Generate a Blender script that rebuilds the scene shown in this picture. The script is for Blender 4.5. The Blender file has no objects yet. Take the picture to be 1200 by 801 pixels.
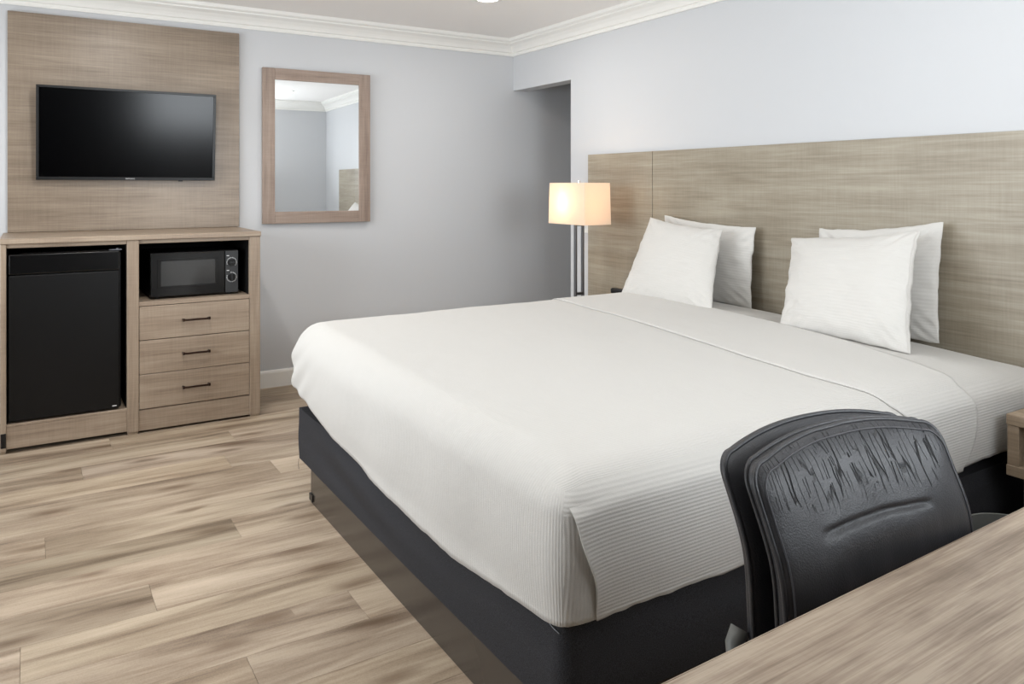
import bpy, bmesh, math, random
from mathutils import Vector, Matrix, noise

random.seed(7)
S = bpy.context.scene
COL = S.collection

# ------------------------------------------------------------------ camera
TH = math.atan(566 / 909)                      # heading: angle of the view from the +Y axis
cam_d = bpy.data.cameras.new('camera')
cam = bpy.data.objects.new('camera', cam_d)
COL.objects.link(cam)
cam.location = (0, 0, 1.30)
cam.rotation_euler = (math.pi / 2, 0, -TH)
cam_d.sensor_width = 36
cam_d.lens = 909 / 1200 * 36
cam_d.shift_y = -(400.5 - 218) / 1200
cam_d.clip_start = 0.02
S.camera = cam

# ------------------------------------------------------------------ world, view
w = bpy.data.worlds.new('world')
S.world = w
w.use_nodes = True
w.node_tree.nodes['Background'].inputs[0].default_value = (0.78, 0.88, 1.0, 1)
w.node_tree.nodes['Background'].inputs[1].default_value = 1.4
S.view_settings.view_transform = 'Standard'
S.view_settings.look = 'None'
S.view_settings.gamma = 1
S.view_settings.exposure = 0.0

def area(name, loc, rot, sx, sy, energy, color, shape='RECTANGLE', spread=None):
    l = bpy.data.lights.new(name, 'AREA')
    l.shape = shape
    l.size = sx
    if shape in ('RECTANGLE', 'ELLIPSE'):
        l.size_y = sy
    l.energy = energy
    l.color = color
    if spread: l.spread = spread
    o = bpy.data.objects.new(name, l)
    o.location = loc
    o.rotation_euler = rot
    COL.objects.link(o)
    return o

CEIL = 2.42
XL, XR, YN, YF = -1.60, 3.18, -0.12, 5.09      # room: left wall, headboard wall, near wall, far wall
# added fill lamps standing in for daylight, one behind each added window
area('added_fill_left', (XL - 0.10, 3.1, 1.45), (0, -math.pi / 2 - 0.15, 0), 1.3, 2.8, 98, (0.90, 0.955, 1.0))
area('added_fill_near', (1.68, YN - 0.10, 1.50), (-math.pi / 2 + math.pi + 0.80, 0, 0), 1.0, 1.0, 66, (0.90, 0.955, 1.0))
LAMPS = [(0.50, 3.55), (2.33, 4.02), (2.40, 0.95), (0.40, 1.40)]
LAMP_W = [15, 6.5, 1.5, 6]

# ------------------------------------------------------------------ materials
def new_mat(name):
    m = bpy.data.materials.new(name)
    m.use_nodes = True
    nt = m.node_tree
    return m, nt, nt.nodes['Principled BSDF']

def lin(r, g, b):
    f = lambda c: (c / 255 / 12.92) if c / 255 <= 0.04045 else ((c / 255 + 0.055) / 1.055) ** 2.4
    return (f(r), f(g), f(b), 1)

def plain(name, rgb, rough=0.5, metal=0.0, bump=0.0, bscale=300, spec=0.5, coat=0.0):
    m, nt, b = new_mat(name)
    b.inputs['Base Color'].default_value = lin(*rgb)
    b.inputs['Roughness'].default_value = rough
    b.inputs['Metallic'].default_value = metal
    b.inputs['Specular IOR Level'].default_value = spec
    b.inputs['Coat Weight'].default_value = coat
    if bump:
        N = nt.nodes
        tc = N.new('ShaderNodeTexCoord'); no = N.new('ShaderNodeTexNoise'); bp = N.new('ShaderNodeBump')
        no.inputs['Scale'].default_value = bscale
        no.inputs['Detail'].default_value = 3
        bp.inputs['Strength'].default_value = bump
        bp.inputs['Distance'].default_value = 0.002
        nt.links.new(tc.outputs['Object'], no.inputs['Vector'])
        nt.links.new(no.outputs['Fac'], bp.inputs['Height'])
        nt.links.new(bp.outputs['Normal'], b.inputs['Normal'])
    return m

def math_node(nt, op, a, b=None, clamp=False):
    n = nt.nodes.new('ShaderNodeMath'); n.operation = op; n.use_clamp = clamp
    for i, v in enumerate((a, b)):
        if v is None: continue
        if isinstance(v, (int, float)): n.inputs[i].default_value = v
        else: nt.links.new(v, n.inputs[i])
    return n.outputs[0]

def wood(name, dark, mid, light, grain='X', rough=0.42, scale=1.0, linen=0.5, contrast=1.0):
    """laminate: long streaks along the grain plus a fine linen-like cross hatch"""
    m, nt, b = new_mat(name)
    N, L = nt.nodes, nt.links
    tc = N.new('ShaderNodeTexCoord')
    def streak(al, ac, detail, rough_, dist):
        mp = N.new('ShaderNodeMapping')
        v = [ac * scale] * 3
        v['XYZ'.index(grain)] = al * scale
        mp.inputs['Scale'].default_value = v
        L.new(tc.outputs['Object'], mp.inputs['Vector'])
        n = N.new('ShaderNodeTexNoise')
        n.inputs['Scale'].default_value = 1
        n.inputs['Detail'].default_value = detail
        n.inputs['Roughness'].default_value = rough_
        n.inputs['Distortion'].default_value = dist
        L.new(mp.outputs[0], n.inputs['Vector'])
        return n.outputs['Fac']
    a = streak(1.2, 26, 5, 0.62, 0.6)
    c = streak(4, 130, 3, 0.6, 0.2)
    d = streak(125, 6, 2, 0.5, 0.0)            # hatch across the grain
    e = streak(2.2, 5, 3, 0.5, 0.3)
    s = math_node(nt, 'MULTIPLY', a, 0.42)
    s = math_node(nt, 'ADD', s, math_node(nt, 'MULTIPLY', c, 0.30))
    s = math_node(nt, 'ADD', s, math_node(nt, 'MULTIPLY', d, 0.22 * linen))
    s = math_node(nt, 'ADD', s, math_node(nt, 'MULTIPLY', e, 0.28 - 0.22 * linen + 0.09))
    s = math_node(nt, 'MULTIPLY', math_node(nt, 'SUBTRACT', s, 0.52), contrast)
    s = math_node(nt, 'ADD', s, 0.5)
    cr = N.new('ShaderNodeValToRGB')
    cr.color_ramp.elements[0].position = 0.36; cr.color_ramp.elements[0].color = lin(*dark)
    cr.color_ramp.elements[1].position = 0.64; cr.color_ramp.elements[1].color = lin(*light)
    x = cr.color_ramp.elements.new(0.5); x.color = lin(*mid)
    L.new(s, cr.inputs[0])
    L.new(cr.outputs[0], b.inputs['Base Color'])
    b.inputs['Roughness'].default_value = rough
    bp = N.new('ShaderNodeBump')
    bp.inputs['Strength'].default_value = 0.25
    bp.inputs['Distance'].default_value = 0.001
    L.new(s, bp.inputs['Height']); L.new(bp.outputs['Normal'], b.inputs['Normal'])
    return m

def floor_mat():
    m, nt, b = new_mat('vinyl_plank')
    N, L = nt.nodes, nt.links
    tc = N.new('ShaderNodeTexCoord'); oi = N.new('ShaderNodeObjectInfo')
    add = N.new('ShaderNodeVectorMath'); add.operation = 'ADD'
    cx = N.new('ShaderNodeCombineXYZ')
    for i, k in enumerate((37.0, 91.0, 53.0)):
        L.new(math_node(nt, 'MULTIPLY', oi.outputs['Random'], k), cx.inputs[i])
    L.new(tc.outputs['Object'], add.inputs[0]); L.new(cx.outputs[0], add.inputs[1])
    def nz(sc, detail, dist, ro=0.55):
        mp = N.new('ShaderNodeMapping'); mp.inputs['Scale'].default_value = sc
        L.new(add.outputs[0], mp.inputs['Vector'])
        n = N.new('ShaderNodeTexNoise'); n.inputs['Scale'].default_value = 1
        n.inputs['Detail'].default_value = detail; n.inputs['Distortion'].default_value = dist
        n.inputs['Roughness'].default_value = ro
        L.new(mp.outputs[0], n.inputs['Vector']); return n.outputs['Fac']
    a = nz((0.9, 7.5, 1), 4, 0.9)
    c = nz((3.5, 55, 1), 5, 0.5, 0.7)
    f = nz((220, 260, 1), 2, 0)
    s = math_node(nt, 'ADD', math_node(nt, 'MULTIPLY', a, 0.66), math_node(nt, 'MULTIPLY', c, 0.26))
    s = math_node(nt, 'ADD', s, math_node(nt, 'MULTIPLY', f, 0.10))
    cr = N.new('ShaderNodeValToRGB')
    e = cr.color_ramp.elements
    e[0].position = 0.36; e[0].color = lin(114, 97, 80)
    e[1].position = 0.66; e[1].color = lin(198, 181, 160)
    k = e.new(0.47); k.color = lin(156, 138, 118)
    k = e.new(0.56); k.color = lin(180, 163, 142)
    L.new(s, cr.inputs[0])
    # dark knots: elongated voronoi cells, only some of them
    mp = N.new('ShaderNodeMapping'); mp.inputs['Scale'].default_value = (2.6, 9.5, 1)
    L.new(add.outputs[0], mp.inputs['Vector'])
    wn = N.new('ShaderNodeTexNoise'); wn.inputs['Scale'].default_value = 9; wn.inputs['Detail'].default_value = 3
    L.new(add.outputs[0], wn.inputs['Vector'])
    mx = N.new('ShaderNodeMixRGB'); mx.inputs[0].default_value = 0.16
    L.new(mp.outputs[0], mx.inputs[1]); L.new(wn.outputs['Color'], mx.inputs[2])
    vo = N.new('ShaderNodeTexVoronoi'); vo.inputs['Scale'].default_value = 1
    vo.voronoi_dimensions = '2D'
    L.new(mx.outputs[0], vo.inputs['Vector'])
    sep = N.new('ShaderNodeSeparateColor'); L.new(vo.outputs['Color'], sep.inputs[0])
    pick = math_node(nt, 'GREATER_THAN', sep.outputs[0], 0.55)
    kn = N.new('ShaderNodeMapRange'); kn.interpolation_type = 'SMOOTHSTEP'
    kn.inputs['From Min'].default_value = 0.30; kn.inputs['From Max'].default_value = 0.0
    L.new(vo.outputs['Distance'], kn.inputs['Value'])
    fac = math_node(nt, 'MULTIPLY', math_node(nt, 'MULTIPLY', kn.outputs[0], pick), 0.72)
    km = N.new('ShaderNodeMixRGB'); L.new(fac, km.inputs[0]); L.new(cr.outputs[0], km.inputs[1])
    km.inputs[2].default_value = lin(104, 82, 62)
    # each plank's own tone
    tone = N.new('ShaderNodeMixRGB'); tone.blend_type = 'MULTIPLY'; tone.inputs[0].default_value = 1
    L.new(km.outputs[0], tone.inputs[1]); L.new(oi.outputs['Color'], tone.inputs[2])
    L.new(tone.outputs[0], b.inputs['Base Color'])
    b.inputs['Roughness'].default_value = 0.5
    b.inputs['Specular IOR Level'].default_value = 0.35
    bp = N.new('ShaderNodeBump'); bp.inputs['Strength'].default_value = 0.3; bp.inputs['Distance'].default_value = 0.001
    L.new(s, bp.inputs['Height']); L.new(bp.outputs['Normal'], b.inputs['Normal'])
    return m

def sheet_mat(name, rgb, stripe=0.0088, strength=0.55):
    m, nt, b = new_mat(name)
    N, L = nt.nodes, nt.links
    b.inputs['Base Color'].default_value = lin(*rgb)
    b.inputs['Roughness'].default_value = 0.85
    b.inputs['Specular IOR Level'].default_value = 0.2
    b.inputs['Sheen Weight'].default_value = 0.15
    uv = N.new('ShaderNodeUVMap'); uv.uv_map = 'UVMap'
    sp = N.new('ShaderNodeSeparateXYZ'); L.new(uv.outputs[0], sp.inputs[0])
    s = math_node(nt, 'SINE', math_node(nt, 'MULTIPLY', sp.outputs[0], 2 * math.pi / stripe))
    s = math_node(nt, 'MULTIPLY', s, 0.5)
    tc = N.new('ShaderNodeTexCoord')
    no = N.new('ShaderNodeTexNoise'); no.inputs['Scale'].default_value = 14; no.inputs['Detail'].default_value = 5
    L.new(tc.outputs['Object'], no.inputs['Vector'])
    n2 = N.new('ShaderNodeTexNoise'); n2.inputs['Scale'].default_value = 420; n2.inputs['Detail'].default_value = 2
    L.new(tc.outputs['Object'], n2.inputs['Vector'])
    h = math_node(nt, 'ADD', s, math_node(nt, 'MULTIPLY', no.outputs['Fac'], 4.0))
    h = math_node(nt, 'ADD', h, math_node(nt, 'MULTIPLY', n2.outputs['Fac'], 0.8))
    bp = N.new('ShaderNodeBump'); bp.inputs['Strength'].default_value = strength; bp.inputs['Distance'].default_value = 0.0011
    L.new(h, bp.inputs['Height']); L.new(bp.outputs['Normal'], b.inputs['Normal'])
    return m

def leather_mat(cracks=True):
    m, nt, b = new_mat('black_leather' + ('_cracked' if cracks else ''))
    N, L = nt.nodes, nt.links
    b.inputs['Roughness'].default_value = 0.42
    b.inputs['Specular IOR Level'].default_value = 0.5
    b.inputs['Base Color'].default_value = lin(45, 45, 48)
    tc = N.new('ShaderNodeTexCoord')
    vo = N.new('ShaderNodeTexVoronoi'); vo.inputs['Scale'].default_value = 420
    L.new(tc.outputs['Object'], vo.inputs['Vector'])
    h = math_node(nt, 'MULTIPLY', vo.outputs['Distance'], 0.35)
    big = N.new('ShaderNodeTexNoise'); big.inputs['Scale'].default_value = 16; big.inputs['Detail'].default_value = 3
    L.new(tc.outputs['Object'], big.inputs['Vector'])
    h = math_node(nt, 'ADD', h, math_node(nt, 'MULTIPLY', big.outputs['Fac'], 1.2))
    if cracks:
        sp = N.new('ShaderNodeSeparateXYZ'); L.new(tc.outputs['Object'], sp.inputs[0])
        mp = N.new('ShaderNodeMapping'); mp.inputs['Scale'].default_value = (90, 1, 8)
        wn = N.new('ShaderNodeTexNoise'); wn.inputs['Scale'].default_value = 7; wn.inputs['Detail'].default_value = 3
        L.new(tc.outputs['Object'], wn.inputs['Vector'])
        mxx = N.new('ShaderNodeMixRGB'); mxx.inputs[0].default_value = 0.030
        L.new(tc.outputs['Object'], mxx.inputs[1]); L.new(wn.outputs['Color'], mxx.inputs[2])
        L.new(mxx.outputs[0], mp.inputs['Vector'])
        fl = N.new('ShaderNodeTexVoronoi'); fl.feature = 'DISTANCE_TO_EDGE'; fl.inputs['Scale'].default_value = 1
        L.new(mp.outputs[0], fl.inputs['Vector'])
        line = N.new('ShaderNodeMapRange'); line.inputs['From Min'].default_value = 0.0; line.inputs['From Max'].default_value = 0.055
        line.inputs['To Min'].default_value = 1; line.inputs['To Max'].default_value = 0
        L.new(fl.outputs['Distance'], line.inputs['Value'])
        # the worn band lies near the top of the backrest
        zz = math_node(nt, 'ADD', sp.outputs[2], math_node(nt, 'MULTIPLY', math_node(nt, 'SUBTRACT', big.outputs['Fac'], 0.5), 0.10))
        up = N.new('ShaderNodeMapRange'); up.interpolation_type = 'SMOOTHSTEP'
        up.inputs['From Min'].default_value = 0.825; up.inputs['From Max'].default_value = 0.86
        L.new(zz, up.inputs['Value'])
        dn = N.new('ShaderNodeMapRange'); dn.interpolation_type = 'SMOOTHSTEP'
        dn.inputs['From Min'].default_value = 0.925; dn.inputs['From Max'].default_value = 0.905
        L.new(zz, dn.inputs['Value'])
        gate = N.new('ShaderNodeTexNoise'); gate.inputs['Scale'].default_value = 38
        L.new(tc.outputs['Object'], gate.inputs['Vector'])
        gt = math_node(nt, 'GREATER_THAN', gate.outputs['Fac'], 0.43)
        k = math_node(nt, 'MULTIPLY', math_node(nt, 'MULTIPLY', up.outputs[0], dn.outputs[0]), math_node(nt, 'MULTIPLY', line.outputs[0], gt))
        h = math_node(nt, 'SUBTRACT', h, math_node(nt, 'MULTIPLY', k, 2.4))
        cm = N.new('ShaderNodeMixRGB'); L.new(math_node(nt, 'MULTIPLY', k, 1.0), cm.inputs[0])
        cm.inputs[1].default_value = lin(45, 45, 48); cm.inputs[2].default_value = lin(8, 8, 9)
        L.new(cm.outputs[0], b.inputs['Base Color'])
    bp = N.new('ShaderNodeBump'); bp.inputs['Strength'].default_value = 0.6; bp.inputs['Distance'].default_value = 0.0012
    L.new(h, bp.inputs['Height']); L.new(bp.outputs['Normal'], b.inputs['Normal'])
    return m

def fabric_dark():
    m, nt, b = new_mat('charcoal_cloth')
    N, L = nt.nodes, nt.links
    b.inputs['Roughness'].default_value = 0.8
    b.inputs['Specular IOR Level'].default_value = 0.25
    tc = N.new('ShaderNodeTexCoord')
    n = N.new('ShaderNodeTexNoise'); n.inputs['Scale'].default_value = 500; n.inputs['Detail'].default_value = 2
    L.new(tc.outputs['Object'], n.inputs['Vector'])
    cr = N.new('ShaderNodeValToRGB')
    cr.color_ramp.elements[0].position = 0.3; cr.color_ramp.elements[0].color = lin(30, 30, 32)
    cr.color_ramp.elements[1].position = 0.7; cr.color_ramp.elements[1].color = lin(58, 58, 62)
    L.new(n.outputs['Fac'], cr.inputs[0]); L.new(cr.outputs[0], b.inputs['Base Color'])
    bp = N.new('ShaderNodeBump'); bp.inputs['Strength'].default_value = 0.3; bp.inputs['Distance'].default_value = 0.001
    L.new(n.outputs['Fac'], bp.inputs['Height']); L.new(bp.outputs['Normal'], b.inputs['Normal'])
    return m

def emit(name, rgb, strength):
    m, nt, b = new_mat(name)
    b.inputs['Base Color'].default_value = lin(*rgb)
    b.inputs['Emission Color'].default_value = lin(*rgb)
    b.inputs['Emission Strength'].default_value = strength
    return m

M = dict(
    wall=plain('wall_paint', (203, 204, 206), 0.5, bump=0.08, bscale=160, spec=0.35),
    ceiling=plain('ceiling_paint', (247, 244, 241), 0.8, bump=0.1, bscale=90, spec=0.2),
    white=plain('white_gloss_paint', (238, 236, 231), 0.4),
    panel=wood('tv_panel_laminate', (114, 99, 84), (135, 119, 102), (154, 138, 120), 'X', 0.33),
    cabinet=wood('cabinet_laminate', (129, 111, 94), (151, 133, 115), (170, 153, 134), 'X', 0.42),
    cabinet_v=wood('cabinet_laminate_upright', (129, 111, 94), (151, 133, 115), (169, 152, 133), 'Z', 0.42),
    head=wood('headboard_laminate', (127, 116, 99), (149, 139, 122), (168, 159, 142), 'Y', 0.42),
    frame_v=wood('mirror_frame_upright', (116, 98, 86), (142, 123, 110), (163, 144, 130), 'Z', 0.45, scale=1.4),
    frame_h=wood('mirror_frame_rail', (116, 98, 86), (142, 123, 110), (163, 144, 130), 'X', 0.45, scale=1.4),
    desk=wood('desk_laminate', (131, 114, 98), (161, 143, 125), (184, 168, 149), 'X', 0.4, scale=1.9, linen=0.12, contrast=1.5),
    stand=wood('nightstand_laminate', (120, 101, 82), (142, 124, 103), (162, 142, 121), 'Y', 0.45),
    floor=floor_mat(),
    sub=plain('subfloor', (96, 80, 64), 0.8),
    sheet=sheet_mat('white_striped_sheet', (197, 194, 189)),
    cuff=sheet_mat('white_striped_cuff', (200, 197, 192)),
    pillow=sheet_mat('white_pillowcase', (206, 203, 198), 0.0095, 0.35),
    cloth=fabric_dark(),
    plinth=plain('dark_glossy_laminate', (66, 60, 54), 0.22, bump=0.15, bscale=6),
    black=plain('black_plastic', (14, 14, 15), 0.35),
    black_matte=plain('black_matte_board', (9, 9, 10), 0.75, spec=0.2),
    black_gloss=plain('black_gloss_plastic', (10, 10, 11), 0.16),
    screen=plain('black_screen_glass', (2, 2, 3), 0.17, spec=0.20),
    fridge=plain('fridge_black_enamel', (8, 8, 9), 0.36, bump=0.25, bscale=420, spec=0.3),
    fridge_band=plain('fridge_band_black', (7, 7, 8), 0.2),
    mw_window=plain('microwave_window', (42, 43, 44), 0.1, spec=0.8),
    mw_door=plain('microwave_door', (14, 14, 15), 0.14, spec=0.5),
    mw_panel=plain('microwave_control_panel', (38, 38, 39), 0.4),
    bronze=plain('dark_bronze', (48, 32, 24), 0.35, metal=0.8),
    steel=plain('brushed_steel', (135, 135, 138), 0.32, metal=1.0),
    chrome=plain('chrome', (225, 225, 228), 0.12, metal=1.0),
    mirror=plain('mirror_silver', (240, 242, 243), 0.01, metal=1.0),
    print_=plain('white_print', (225, 225, 225), 0.5),
    leather=leather_mat(True), leather_p=leather_mat(False),
    stitch=plain('grey_stitching', (70, 70, 74), 0.5),
    grey=plain('grey_plastic', (92, 92, 88), 0.5),
    dgrey=plain('dark_grey_board', (84, 84, 80), 0.6),
    added_door=plain('added_door_dark', (22, 22, 24), 0.5),
    glow=emit('downlight_lens', (255, 250, 240), 14.0),
)

# glass
def glass_mat():
    m, nt, b = new_mat('window_glass')
    N, L = nt.nodes, nt.links
    t = N.new('ShaderNodeBsdfTransparent'); g = N.new('ShaderNodeBsdfGlossy'); g.inputs['Roughness'].default_value = 0.02
    fr = N.new('ShaderNodeFresnel'); fr.inputs[0].default_value = 1.45
    mx = N.new('ShaderNodeMixShader'); L.new(fr.outputs[0], mx.inputs[0]); L.new(t.outputs[0], mx.inputs[1]); L.new(g.outputs[0], mx.inputs[2])
    L.new(mx.outputs[0], N['Material Output'].inputs[0])
    return m
M['glass'] = glass_mat()

def shade_mat():
    m, nt, b = new_mat('linen_lamp_shade')
    N, L = nt.nodes, nt.links
    d = N.new('ShaderNodeBsdfDiffuse'); d.inputs[0].default_value = lin(250, 242, 230)
    t = N.new('ShaderNodeBsdfTranslucent'); t.inputs[0].default_value = lin(255, 235, 212)
    tc = N.new('ShaderNodeTexCoord'); n = N.new('ShaderNodeTexNoise'); n.inputs['Scale'].default_value = 260
    L.new(tc.outputs['Object'], n.inputs['Vector'])
    bp = N.new('ShaderNodeBump'); bp.inputs['Strength'].default_value = 0.2; bp.inputs['Distance'].default_value = 0.001
    L.new(n.outputs['Fac'], bp.inputs['Height']); L.new(bp.outputs[0], d.inputs['Normal'])
    mx = N.new('ShaderNodeMixShader'); mx.inputs[0].default_value = 0.5
    L.new(d.outputs[0], mx.inputs[1]); L.new(t.outputs[0], mx.inputs[2])
    L.new(mx.outputs[0], N['Material Output'].inputs[0])
    return m
M['shade'] = shade_mat()

# ------------------------------------------------------------------ mesh helpers
def obj(name, bm, mat, parent=None, smooth=False, angle=None):
    me = bpy.data.meshes.new(name)
    bmesh.ops.recalc_face_normals(bm, faces=bm.faces)
    bm.to_mesh(me); bm.free()
    if smooth:
        for p in me.polygons: p.use_smooth = True
        if angle:
            try: me.set_sharp_from_angle(angle=math.radians(angle))
            except Exception: pass
    me.materials.append(mat)
    o = bpy.data.objects.new(name, me)
    COL.objects.link(o)
    if parent: o.parent = parent
    return o

def box(bm, x0, x1, y0, y1, z0, z1, bev=0.0, seg=1):
    b2 = bmesh.new()
    bmesh.ops.create_cube(b2, size=1)
    for v in b2.verts:
        v.co = Vector(((v.co.x + .5) * (x1 - x0) + x0, (v.co.y + .5) * (y1 - y0) + y0, (v.co.z + .5) * (z1 - z0) + z0))
    if bev:
        bmesh.ops.bevel(b2, geom=list(b2.edges), offset=bev, segments=seg, affect='EDGES', profile=0.5)
    merge(bm, b2)

def merge(bm, b2):
    vm = {v: bm.verts.new(v.co) for v in b2.verts}
    for f in b2.faces:
        try: bm.faces.new([vm[v] for v in f.verts])
        except ValueError: pass
    b2.free()

def B(name, mat, parent, x0, x1, y0, y1, z0, z1, bev=0.002, seg=1):
    bm = bmesh.new(); box(bm, x0, x1, y0, y1, z0, z1, bev, seg)
    return obj(name, bm, mat, parent)

def cyl(bm, c, r, h, axis='Z', seg=24, r2=None, bev=0.0):
    b2 = bmesh.new()
    bmesh.ops.create_cone(b2, cap_ends=True, segments=seg, radius1=r, radius2=r if r2 is None else r2, depth=h)
    if bev: bmesh.ops.bevel(b2, geom=[e for e in b2.edges if len(e.link_faces) == 2 and e.calc_face_angle(0) > 1], offset=bev, segments=2, affect='EDGES')
    R = {'Z': Matrix(), 'X': Matrix.Rotation(math.pi / 2, 4, 'Y'), 'Y': Matrix.Rotation(math.pi / 2, 4, 'X')}[axis]
    bmesh.ops.transform(b2, matrix=Matrix.Translation(c) @ R, verts=b2.verts)
    merge(bm, b2)

def tube(bm, pts, r, seg=8, closed=False):
    pts = [Vector(p) for p in pts]
    n = len(pts); rings = []
    up = Vector((0, 0, 1))
    prev = None
    for i, p in enumerate(pts):
        a = pts[(i - 1) % n] if (closed or i > 0) else p
        b = pts[(i + 1) % n] if (closed or i < n - 1) else p
        t = (b - a).normalized()
        if prev is None:
            prev = t.cross(up if abs(t.z) < 0.9 else Vector((1, 0, 0))).normalized()
        prev = (prev - t * prev.dot(t)).normalized()
        q = t.cross(prev)
        rings.append([bm.verts.new(p + r * (math.cos(2 * math.pi * k / seg) * prev + math.sin(2 * math.pi * k / seg) * q)) for k in range(seg)])
    m = n if closed else n - 1
    for i in range(m):
        A, Bq = rings[i], rings[(i + 1) % n]
        for k in range(seg):
            try: bm.faces.new((A[k], A[(k + 1) % seg], Bq[(k + 1) % seg], Bq[k]))
            except ValueError: pass
    if not closed:
        bm.faces.new(rings[0][::-1]); bm.faces.new(rings[-1])

def thing(name, label, cat, loc=(0, 0, 0), group=None):
    o = bpy.data.objects.new(name, None)
    o.empty_display_size = 0.1
    COL.objects.link(o)
    o.location = loc
    o['label'] = label; o['category'] = cat
    if group: o['group'] = group
    return o

def tag(o, label, cat, group=None):
    o['label'] = label; o['category'] = cat
    if group: o['group'] = group
    return o

def struct(o):
    o['kind'] = 'structure'
    return o

def dup(root, loc):
    r = root.copy(); COL.objects.link(r); r.location = loc
    for ch in list(root.children):
        c = ch.copy(); COL.objects.link(c); c.parent = r
        for g in ch.children:
            d = g.copy(); COL.objects.link(d); d.parent = c
    return r

# ------------------------------------------------------------------ room shell
HX = 4.30                                            # far end of the hallway beyond the opening
fl = struct(B('floor', M['sub'], None, XL - 0.12, HX, YN - 0.12, YF + 0.12, -0.12, -0.006, 0))
struct(B('ceiling', M['ceiling'], None, XL - 0.12, HX, YN - 0.12, YF + 0.12, CEIL, CEIL + 0.12, 0))
struct(B('wall_far', M['wall'], None, XL - 0.12, HX, YF, YF + 0.12, -0.006, CEIL, 0))
# headboard wall with the opening to the hallway
OY0, OZ = 4.338, 2.036
bm = bmesh.new()
box(bm, XR, XR + 0.12, YN - 0.12, OY0, -0.006, CEIL)
box(bm, XR, XR + 0.12, OY0, YF, OZ, CEIL)
struct(obj('wall_right', bm, M['wall']))
struct(B('wall_hallway', M['wall'], None, HX, HX + 0.1, 3.2, YF + 0.12, -0.006, CEIL, 0))
struct(B('wall_hallway_side', M['wall'], None, XR + 0.12, HX, 3.1, 3.2, -0.006, CEIL, 0))
# left wall with a wide window, added unseen to supply daylight
WY0, WY1, WZ0, WZ1 = 1.70, 4.50, 0.80, 2.10
bm = bmesh.new()
box(bm, XL - 0.12, XL, YN - 0.12, WY0, -0.006, CEIL)
box(bm, XL - 0.12, XL, WY1, YF, -0.006, CEIL)
box(bm, XL - 0.12, XL, WY0, WY1, -0.006, WZ0)
box(bm, XL - 0.12, XL, WY0, WY1, WZ1, CEIL)
struct(obj('wall_left', bm, M['wall']))
win = struct(bpy.data.objects.new('added_window_1', None)); COL.objects.link(win)
bm = bmesh.new()
for y in (WY0, (WY0 + WY1) / 2 - 0.02, WY1 - 0.04): box(bm, XL - 0.07, XL - 0.03, y, y + 0.04, WZ0, WZ1, 0.002)
for z in (WZ0, WZ1 - 0.04): box(bm, XL - 0.07, XL - 0.03, WY0 + 0.04, WY1 - 0.04, z, z + 0.04, 0.002)
obj('window_frame', bm, M['white'], win)
for y0, y1 in ((WY0 + 0.04, (WY0 + WY1) / 2 - 0.02), ((WY0 + WY1) / 2 + 0.02, WY1 - 0.04)):
    B('added_window_pane', M['glass'], win, XL - 0.053, XL - 0.048, y0, y1, WZ0 + 0.04, WZ1 - 0.04, 0)
B('added_window_sill', M['white'], win, XL, XL + 0.03, WY0 - 0.04, WY1 + 0.04, WZ0 - 0.03, WZ0, 0.004)
# near wall, with a window and a dark door added behind the camera
NX0, NX1, NZ0, NZ1 = 1.16, 2.20, 0.92, 2.10
bm = bmesh.new()
box(bm, XL - 0.12, NX0, YN - 0.12, YN, -0.006, CEIL)
box(bm, NX1, XR, YN - 0.12, YN, -0.006, CEIL)
box(bm, NX0, NX1, YN - 0.12, YN, -0.006, NZ0)
box(bm, NX0, NX1, YN - 0.12, YN, NZ1, CEIL)
struct(obj('wall_near', bm, M['wall']))
win = struct(bpy.data.objects.new('added_window_2', None)); COL.objects.link(win)  # added unseen, an opening for the near fill lamp
bm = bmesh.new()
for x in (NX0, (NX0 + NX1) / 2 - 0.02, NX1 - 0.04): box(bm, x, x + 0.04, YN - 0.07, YN - 0.03, NZ0, NZ1, 0.002)
for z in (NZ0, NZ1 - 0.04): box(bm, NX0 + 0.04, NX1 - 0.04, YN - 0.07, YN - 0.03, z, z + 0.04, 0.002)
obj('window_frame', bm, M['white'], win)
for x0, x1 in ((NX0 + 0.04, (NX0 + NX1) / 2 - 0.02), ((NX0 + NX1) / 2 + 0.02, NX1 - 0.04)):
    B('added_window_pane', M['glass'], win, x0, x1, YN - 0.053, YN - 0.048, NZ0 + 0.04, NZ1 - 0.04, 0)
dr = struct(bpy.data.objects.new('added_door_1', None)); COL.objects.link(dr)  # unseen, added so the television screen reflects something dark
B('added_door_leaf', M['added_door'], dr, -0.62, 1.02, YN, YN + 0.03, 0, 2.04, 0.003)
bm = bmesh.new(); cyl(bm, (0.94, YN + 0.045, 1.0), 0.025, 0.03, 'Y'); box(bm, 0.84, 0.95, YN + 0.052, YN + 0.062, 0.99, 1.01, 0.003)
obj('added_door_handle', bm, M['chrome'], dr)

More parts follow.
